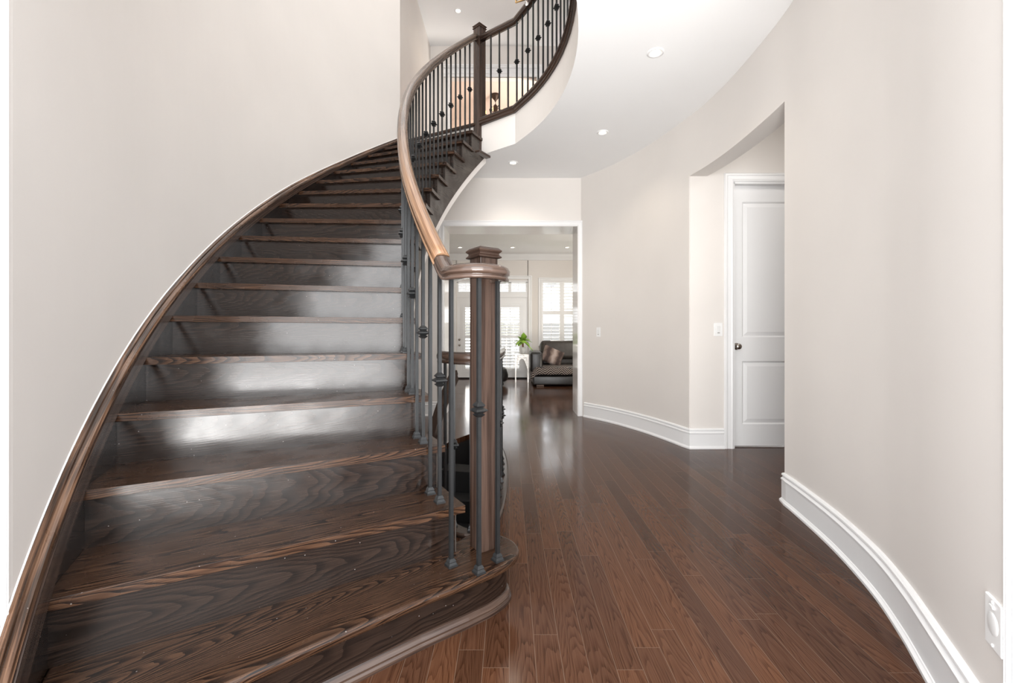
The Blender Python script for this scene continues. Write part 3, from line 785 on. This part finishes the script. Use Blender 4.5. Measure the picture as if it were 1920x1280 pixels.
wall_plate('light_switch', 'small white light switch on the curved beige wall right of the living room opening', (1.068, 5.44, 1.075), yaw_of((.885, 5.68), (1.165, 5.28)))
wall_plate('light_switch', 'white light switch beside the casing of the white panel door', (1.893, NY, 1.092), 0, .078, .122)
oy = 1.028; ox = 1.127
wall_plate('outlet', 'white wall outlet with oval cover low on the near right wall', (ox, oy, .375), yaw_of((1.285, 1.345), (1.103, .985)), .075, .118, 'outlet')

# ------------------------------------------------------------------ recessed lights
def downlight(x, y, z, label, power, r=.058, grp='recessed ceiling lights'):
    t = thing('recessed_light', label, 'ceiling light', grp); t.location = (x, y, z)
    MB().lathe((0, 0, 0), [(r, .001), (r, -.005), (r * .86, -.008), (r * .66, -.006), (r * .60, -.001), (r * .58, .0)], 28).build('trim_ring', 'white', t)
    MB().lathe((0, 0, -.002), [(r * .58, .001), (r * .45, -.004), (0, -.006)], 24).build('lamp', 'lamp', t)
    if power: spot('downlight_beam', (x, y, z - .03), power)
downlight(1.019, 3.145, ZC, 'recessed ceiling light nearest the camera in the white hall ceiling', 9)
downlight(.899, 4.392, ZC, 'recessed ceiling light midway along the white hall ceiling', 9)
downlight(.0125, 5.17, ZC, 'recessed ceiling light in the hall ceiling right beside the stair underside', 9)
downlight(-.852, 7.0, ZU, 'recessed ceiling light in the upper floor ceiling above the landing post', 8)
for x, s in ((-1.12, 'leftmost of the three living room ceiling lights, seen left of the newel cap'), (.01, 'middle of the three living room ceiling lights, seen right of the newel cap'), (1.19, 'rightmost of the three living room ceiling lights, beside the opening casing')):
    downlight(x, 9.55, 2.92, s, 6, .06, 'living room ceiling lights')
# ------------------------------------------------------------------ living room shell
YF = 10.4; KX = YF / F
def FX(u): return (u - CX) * KX
def FZ(v): return CAMZ + (CY - v) * KX
FC = 2.92
solid('ceiling_far', (-3.4, 8.2, FC), (4.2, 10.6, FC + .08), 'ceil'); solid('ceiling_far_soffit', (-3.4, YB + JT, 2.78), (4.2, 8.2, FC + .08), 'ceil')
solid('wall_far_left', (-3.4, YB + JT, 0), (-3.3, YF, FC)); solid('wall_far_right', (4.1, YB + JT, 0), (4.2, YF, FC))
DXa, DXb = FX(856), FX(989.6)                  # door pair
TZ0, TZ1 = FZ(545), FZ(530)
WXa, WXb = FX(1016), FX(1094)                  # window
WZ0, WZ1 = FZ(645), FZ(527)
DZ1 = FZ(556)
mb = MB()
def wb(x0, x1, z0, z1): mb.box(((x0 + x1) / 2, YF + .08, (z0 + z1) / 2), (x1 - x0, .16, z1 - z0))
wb(-3.4, DXa + .004, 0, FC); wb(DXb - .004, WXa, 0, FC); wb(WXb, 4.2, 0, FC); wb(DXa - .01, DXb + .01, TZ1 + .06, FC); wb(WXa, WXb, 0, WZ0); wb(WXa, WXb, WZ1, FC)
struct(mb.build('wall_far', 'wall'))
# crown
MB_cr = MB().sweep([(4.1, YF, FC), (-3.3, YF, FC)], [(0, 0), (-.0, -.14), (.02, -.135), (.03, -.11), (.07, -.05), (.085, -.02), (.10, 0)], up='vert')
struct(MB_cr.build('trim_10', 'white'))
casing('trim_11', DXa - .012, DXb + .012, TZ1 + .085, YF, .085); casing('trim_12', WXa, WXb, WZ1, YF, .085, zb=WZ0 - .05)
mb = MB()
mb.box(((DXa + DXb) / 2, YF + .05, (DZ1 + TZ0) / 2 - .012), (DXb - DXa + .03, .08, TZ0 - DZ1 + .0)); mb.box(((DXa + DXb) / 2, YF + .05, TZ1 + .05), (DXb - DXa + .03, .08, .10))
px = [(859.5, 886.6), (892, 919), (926, 953), (958.7, 985.8)]
edges = [856 - 1] + [e for p in px for e in p] + [990.6]
for a, b in zip(edges[::2], edges[1::2]): mb.box((FX((a + b) / 2), YF + .05, (TZ0 + TZ1) / 2), ((b - a) * KX, .08, TZ1 - TZ0 + .03))
struct(mb.build('window_1', 'white'))
mb = MB()
for a, b in px: mb.box((FX((a + b) / 2), YF + .10, (TZ0 + TZ1) / 2), ((b - a) * KX, .006, TZ1 - TZ0))
struct(mb.build('window_2', 'pane'))
def louvers(x0, x1, z0, z1, n, y, ang_, parent, name='louvers', d=.05):
    mb = MB(); p = (z1 - z0) / n
    for i in range(n): mb.box(((x0 + x1) / 2, y, z0 + p * (i + .5)), (x1 - x0, d, .011), tilt=ang_)
    mb.box(((x0 + x1) / 2, y - d * .55, (z0 + z1) / 2), (.012, .010, z1 - z0))
    return mb.build(name, 'white', parent)
for i, (a, b) in enumerate(px):
    t = thing('transom_blind', ['leftmost small louvered blind in the transom above the french doors', 'second small transom blind, hidden behind the newel top', 'third small transom blind, just right of the newel top', 'rightmost small louvered blind in the transom above the french doors'][i], 'blind', 'transom blinds')
    louvers(FX(a), FX(b), TZ0, TZ1, 5, YF + .05, -.5, t, 'slats', .035)
def french_door(idx, u0, u1, g0, g1, label):
    d = MB(); zt, zb = FZ(576), FZ(690); x0, x1 = FX(u0), FX(u1)
    for lo, hi in (((x0, .03), (FX(g0), DZ1 - .01)), ((FX(g1), .03), (x1, DZ1 - .01)), ((FX(g0), zt), (FX(g1), DZ1 - .01)), ((FX(g0), .03), (FX(g1), zb))):
        d.box(((lo[0] + hi[0]) / 2, YF + .05, (lo[1] + hi[1]) / 2), (hi[0] - lo[0], .045, hi[1] - lo[1]))
    # applied mouldings around the glass
    for e, w in ((.05, .018), (.09, .012)):
        xa, xb, za, zb2 = FX(g0) - e, FX(g1) + e, zb - e, zt + e
        for c, s in ((((xa + xb) / 2, za), (xb - xa, w)), (((xa + xb) / 2, zb2), (xb - xa, w)), ((xa, (za + zb2) / 2), (w, zb2 - za)), ((xb, (za + zb2) / 2), (w, zb2 - za))):
            d.box((c[0], YF + .024, c[1]), (s[0], .014, s[1]))
    o = struct(d.build('door_%d' % idx, 'white'), label, 'door')
    MB().box((FX((g0 + g1) / 2), YF + .06, (zt + zb) / 2), ((g1 - g0) * KX, .006, zt - zb)).build('glass', 'pane', o)
    mb = MB(); zm = FZ(631)
    mb.box((FX((g0 + g1) / 2), YF + .035, zm), ((g1 - g0) * KX, .03, .055))
    mb.build('mid_rail', 'white', o)
    louvers(FX(g0), FX(g1), zb, zm - .03, 10, YF + .035, .42, o, 'louvers', .045)
    louvers(FX(g0), FX(g1), zm + .03, zt, 10, YF + .035, -.42, o, 'louvers', .04)
    # leaded muntins behind
    mb = MB()
    for fr in (.3, .7): mb.box((FX(g0 + (g1 - g0) * fr), YF + .075, (zt + zb) / 2), (.010, .008, zt - zb))
    mb.build('muntins', 'nickel', o)
    return o
fd = french_door(2, 856.5, 922.6, 872.2, 906, 'left white glazed french door with knob and deadbolt, partly behind the newel')
for v in (636.5, 647):
    MB().lathe((FX(861.3), YF + .028, FZ(v)), [(0, .05), (.020, .045), (.026, .02), (.028, 0)], 16, axis='y').build('door_knob' if v > 640 else 'deadbolt', 'nickel', fd)
french_door(3, 923.2, 989.6, 939.7, 973.4, 'right white glazed french door with louvered shutter, right of the newel')
struct(MB().box(((DXa + DXb) / 2, YF + .06, .015), (DXb - DXa, .12, .03)).build('trim_13', 'dark'))
# shuttered window
mb = MB()
for u0, u1, v0, v1 in ((1016, 1018.6, 527, 645), (1049.5, 1058, 527, 645), (1088.5, 1094, 527, 645), (1018.6, 1049.5, 527, 530), (1058, 1088.5, 527, 530), (1018.6, 1049.5, 582.6, 589.5), (1058, 1088.5, 582.6, 589.5), (1018.6, 1049.5, 642, 645), (1058, 1088.5, 642, 645)):
    mb.box((FX((u0 + u1) / 2), YF + .05, FZ((v0 + v1) / 2)), ((u1 - u0) * KX, .07, (v1 - v0) * KX))
mb.box((FX(1055), YF - .02, FZ(647)), (FX(1096) - FX(1012), .12, .03))
w3 = struct(mb.build('window_3', 'white'))
struct(MB().box((FX(1053.5), YF + .12, FZ(586)), (FX(1088.5) - FX(1018.6), .006, FZ(530) - FZ(642))).build('window_4', 'pane'))
for side, a, b in (('left', 1018.6, 1049.5), ('right', 1058, 1088.5)):
    t = thing('shutter', '%s plantation shutter panel of the window above the black sofa' % side, 'shutter', 'plantation shutters')
    louvers(FX(a), FX(b), FZ(582.6), FZ(530), 9, YF + .05, -.35 if side == 'left' else -.75, t, 'louvers', .05)
    louvers(FX(a), FX(b), FZ(642), FZ(589.5), 8, YF + .05, .22 if side == 'left' else .35, t, 'louvers', .05)
struct(MB().sweep([(DXa - .10, YF, 0), (-3.3, YF, 0)], [(-a, b) for a, b in BB][::-1] if 0 else [(a, b) for a, b in BB], up='vert').build('baseboard_far_left', 'white'))
struct(MB().sweep([(4.1, YF, 0), (DXb + .10, YF, 0)], [(a, b) for a, b in BB], up='vert').build('baseboard_far_right', 'white'))
# outside
struct(MB().box((0, 18, -.25), (40, 14.8, .1)).build('ground', 'lawn'))
tag(MB().box((3, 15.5, .62), (18, .08, 1.65)).build('fence', 'fence'), 'pale grey fence outside the living room windows', 'fence')
ho = thing('house', 'pale neighbouring house seen through the shutters', 'house')
MB().box((6.5, 24, 1.8), (8, 5, 4.2)).build('house_wall', 'siding', ho); MB().prism([(2, 21), (11, 21), (11, 27), (2, 27)], 3.9, 4.3).build('roof', 'fence', ho)

# ------------------------------------------------------------------ sofa and its neighbours
def soft(mbx, d, r): return mbx
def cushion(c, d, name, mat, parent, rz=0, tilt=0, bev=.05, puff=.0):
    o = MB().box((0, 0, 0), d).build(name, mat, parent, bev, 4)
    o.location = c; o.rotation_euler = (tilt, 0, rz)
    for p in o.data.polygons: p.use_smooth = True
    return o
sofa = thing('sofa', 'black leather sectional sofa in the living room below the shuttered window', 'sofa'); sofa.location = (0, 0, 0)
SX, SY = .425, 8.82
cushion((SX + 1.35, SY + .62, .122), (2.7, 1.24, .172), 'base', 'leather', sofa, bev=.02)
cushion((SX + 1.37, SY + .60, .302), (2.66, 1.20, .168), 'seat_cushion', 'leather', sofa, bev=.05)
cushion((SX + .065, SY + .55, .485), (.25, 1.0, .41), 'armrest', 'leather', sofa, bev=.055)
cushion((SX + 1.30, SY + 1.16, .60), (2.2, .26, .56), 'backrest', 'leather2', sofa, tilt=-.12, bev=.09)
cushion((SX + .78, SY + 1.03, .70), (1.15, .22, .42), 'back_cushion', 'leather2', sofa, tilt=-.2, bev=.09)
for x, y in ((.09, .06), (2.5, .06), (.09, 1.1), (2.5, 1.1)):
    MB().box((SX + x + .05, SY + y + .03, .0175), (.15, .05, .035)).build('foot', 'bronze', sofa, .004)
# throw draped over the front of the seat
mb = MB(); cols = 40
sec = [(SY + .75, .392), (SY + .40, .394), (SY + .08, .392), (SY + .015, .378), (SY - .012, .345), (SY - .016, .29), (SY - .018, .245)]
xa, xb = SX - .06, SX + 1.6; rows = []
for i in range(cols + 1):
    x = xa + (xb - xa) * i / cols; dz = max(0, (SX + .05 - x)); r = []
    L = 0
    for j, (y, z) in enumerate(sec):
        zz = z - dz * 1.2 * (1 if j > 1 else .4) + .006 * sin(x * 23 + j); r.append((x, y - .004 * sin(x * 31), zz))
    rows.append(r)
for i in range(cols):
    L = 0
    for j in range(len(sec) - 1):
        d = math.dist(sec[j], sec[j + 1]); x0, x1 = rows[i][j][0], rows[i + 1][j][0]
        mb.quad([rows[i][j], rows[i + 1][j], rows[i + 1][j + 1], rows[i][j + 1]], [(x0, L), (x1, L), (x1, L + d), (x0, L + d)], True); L += d
th = mb.build('throw_blanket', 'chevron'); md = th.modifiers.new('s', 'SOLIDIFY'); md.thickness = .012
tag(th, 'dark chevron throw blanket draped over the sofa seat', 'blanket')
# pillow
mb = MB(); n = 12; R = []
for side in (1, -1):
    for i in range(n):
        for j in range(n):
            def pp(a, b):
                u, v = a / n * 2 - 1, b / n * 2 - 1
                e = max(0, (1 - u * u) * (1 - v * v)) ** .4
                return (u * .235 * (1 - .06 * (1 - abs(v))), side * .075 * e, v * .20 * (1 - .06 * (1 - abs(u))))
            q = [pp(i, j), pp(i + 1, j), pp(i + 1, j + 1), pp(i, j + 1)]
            mb.quad(q, [(p[0], p[2]) for p in q], True)
pw = mb.build('pillow', 'fur'); pw.location = (SX + .44, SY + .66, .575); pw.rotation_euler = (-.45, .42, .1)
tag(pw, 'brown striped fur pillow leaning on the sofa arm', 'pillow')
# side table
tb = thing('side_table', 'small white and silver filigree side table beside the sofa', 'side table'); tb.location = (.215, 9.72, 0)
MB().box((0, 0, .605), (.30, .30, .016)).build('table_top', 'silver', tb, .004)
for sx in (-1, 1):
    for sy in (-1, 1): MB().frustum((sx * .135, sy * .135, 0), .022, .030, .598).build('leg', 'silver', tb)
mb = MB()
def apron(fx):
    for i in range(16):
        a, b = -.13 + .26 * i / 16, -.13 + .26 * (i + 1) / 16
        za, zb = .60 - .08 - .28 * (abs(a) / .13) ** 2, .60 - .08 - .28 * (abs(b) / .13) ** 2
        mb.quad([fx(a, za), fx(b, zb), fx(b, .598), fx(a, .598)])
for s in (-.14, .14):
    apron(lambda a, z: (a, s, z)); apron(lambda a, z: (s, a, z))
ap = mb.build('apron', 'filigree', tb); md = ap.modifiers.new('s', 'SOLIDIFY'); md.thickness = .004
pl = thing('potted_plant', 'green leafy plant in a white pot on the silver side table', 'plant'); pl.location = (.245, 9.72, .614)
MB().lathe((0, 0, 0), [(0, 0), (.045, 0), (.062, .15), (.056, .15), (.05, .12), (0, .12)], 20).build('pot', 'pot', pl)
mb = MB(); random.seed(4)
mb.tube([(0, 0, .11), (-.008, 0, .20), (.002, 0, .29)], .019, 8)
mb.build('stem', 'stem', pl)
mb = MB()
def leafy(b, az, el, ln, w, droop):
    pts = []
    for i in range(7):
        t = i / 6; r = ln * t; z = b[2] + r * sin(el) - droop * t * t
        c = (b[0] + r * cos(el) * cos(az), b[1] + r * cos(el) * sin(az), z); hw = w * sin(pi * min(1, .08 + t * .92)) ** .8
        s = (-sin(az) * hw, cos(az) * hw); pts.append(((c[0] + s[0], c[1] + s[1], z - hw * .3), c, (c[0] - s[0], c[1] - s[1], z - hw * .3)))
    for p, q in zip(pts, pts[1:]):
        mb.quad([p[0], q[0], q[1], p[1]], None, True); mb.quad([p[1], q[1], q[2], p[2]], None, True)
for az, el, ln, w, dr, z in ((3.1, .6, .26, .06, .20, .29), (2.5, .9, .20, .06, .10, .30), (0.2, .5, .24, .06, .16, .29), (-.3, -.35, .27, .06, .16, .28), (4.4, 1.0, .22, .07, .12, .30), (5.2, 1.1, .22, .065, .08, .31), (1.2, 1.2, .20, .06, .06, .32), (3.8, .5, .25, .06, .24, .29), (5.9, .7, .22, .06, .14, .30), (4.7, .3, .18, .065, .12, .30), (3.4, .9, .22, .06, .10, .31), (4.1, .2, .20, .06, .14, .27), (5.5, .3, .20, .06, .16, .28), (4.9, 1.3, .22, .055, .05, .31)):
    leafy((0, 0, z), az, el, ln, w, dr)
lf = mb.build('leaves', 'leaf', pl); md = lf.modifiers.new('s', 'SOLIDIFY'); md.thickness = .002
# round black leather seat seen right behind the newel
ot = thing('ottoman', 'round black leather seat low behind the newel post near the french doors', 'ottoman'); ot.location = (-.425, 9.25, 0)
MB().lathe((0, 0, 0), [(0, .06), (.28, .06), (.34, .10), (.345, .20), (.31, .32), (.25, .375), (0, .39)], 32).build('seat', 'leather', ot)
for a in range(4): MB().tube([(.1 * cos(a * pi / 2 + .4), .1 * sin(a * pi / 2 + .4), .08), (.27 * cos(a * pi / 2 + .4), .27 * sin(a * pi / 2 + .4), .012)], .012, 8).build('foot', 'chrome', ot)
# wall scroll decoration left of the french doors
mb = MB(); random.seed(2)
for i in range(9):
    z = -.17 + i * .042; s = 1 if i % 2 else -1
    mb.tube([(.0, 0, z), (s * .02 + .01, -.01, z + .012), (s * .035 + .01, -.012, z + .032), (s * .028 + .01, -.012, z + .045)], .007, 6)
mb.tube([(0, -.004, -.20), (.01, -.006, 0), (0, -.004, .20)], .006, 6)
wd = mb.build('wall_decoration', 'bronze'); wd.location = (FX(832.5), YF, FZ(588))
tag(wd, 'dark bronze scroll decoration on the living room wall left of the french doors', 'wall decoration')
# ------------------------------------------------------------------ pendant lantern at the top of the frame
ln_ = thing('pendant_lantern', 'open frame lantern with glass drop hanging in front of the upper balcony handrail', 'pendant light'); ln_.location = (.098, 3.0, 3.275)
MB().lathe((0, 0, 0), [(0, 0), (.010, .006), (.013, .014), (.010, .022), (.004, .028), (.004, .055), (0, .055)], 16).build('glass_drop', 'glass', ln_)
for i in range(4):
    a = i * pi / 2 + .35; c, s = cos(a), sin(a)
    MB().tube([(0, 0, .045), (.20 * c, .20 * s, .16), (.20 * c, .20 * s, .75), (.05 * c, .05 * s, .95)], .006, 8).build('frame_rod', 'brass' if i % 2 else 'chrome', ln_)
MB().tube([(0, 0, .06), (0, 0, .20)], .012, 10).build('candle', 'candle', ln_)
MB().tube([(0, 0, .94), (0, 0, ZU - 3.275)], .006, 8).build('hanging_rod', 'chrome', ln_)
MB().lathe((0, 0, ZU - 3.275 - .03), [(0, 0), (.06, 0), (.06, .03)], 20).build('canopy', 'chrome', ln_)
# chandelier in the room beyond the upper landing
ch = thing('chandelier', 'dark bronze candle chandelier seen between the upper balusters right of the landing post', 'chandelier')
CHX, CHY = (929 - CX) * 9.4 / F, 9.4; ch.location = (CHX, CHY, ZU - .035)
MB().lathe((0, 0, 0), [(0, -.16), (.010, -.15), (.03, -.11), (.085, -.05), (.095, -.02), (.09, 0), (0, 0)], 20).build('canopy', 'bronze', ch)
MB().tube([(0, 0, -.15), (0, 0, -.21)], .006, 6).build('rod', 'bronze', ch)
MB().lathe((0, 0, -.56), [(0, 0), (.02, .02), (.05, .10), (.03, .18), (.055, .26), (.045, .32), (.01, .36)], 14).build('body', 'bronze', ch)
for i in range(6):
    a = i * pi / 3 + .3; c, s = cos(a), sin(a)
    arm = MB().tube([(.03 * c, .03 * s, -.42), (.10 * c, .10 * s, -.52), (.17 * c, .17 * s, -.50), (.21 * c, .21 * s, -.44)], .010, 6).build('arm', 'bronze', ch)
    MB().tube([(.03 * c, .03 * s, -.30), (.09 * c, .09 * s, -.26), (.13 * c, .13 * s, -.33), (.11 * c, .11 * s, -.40)], .008, 6).build('scroll', 'bronze', arm)
    MB().tube([(.21 * c, .21 * s, -.44), (.21 * c, .21 * s, -.37)], .010, 8).build('candle', 'candle', arm)
bpy.context.view_layer.update()
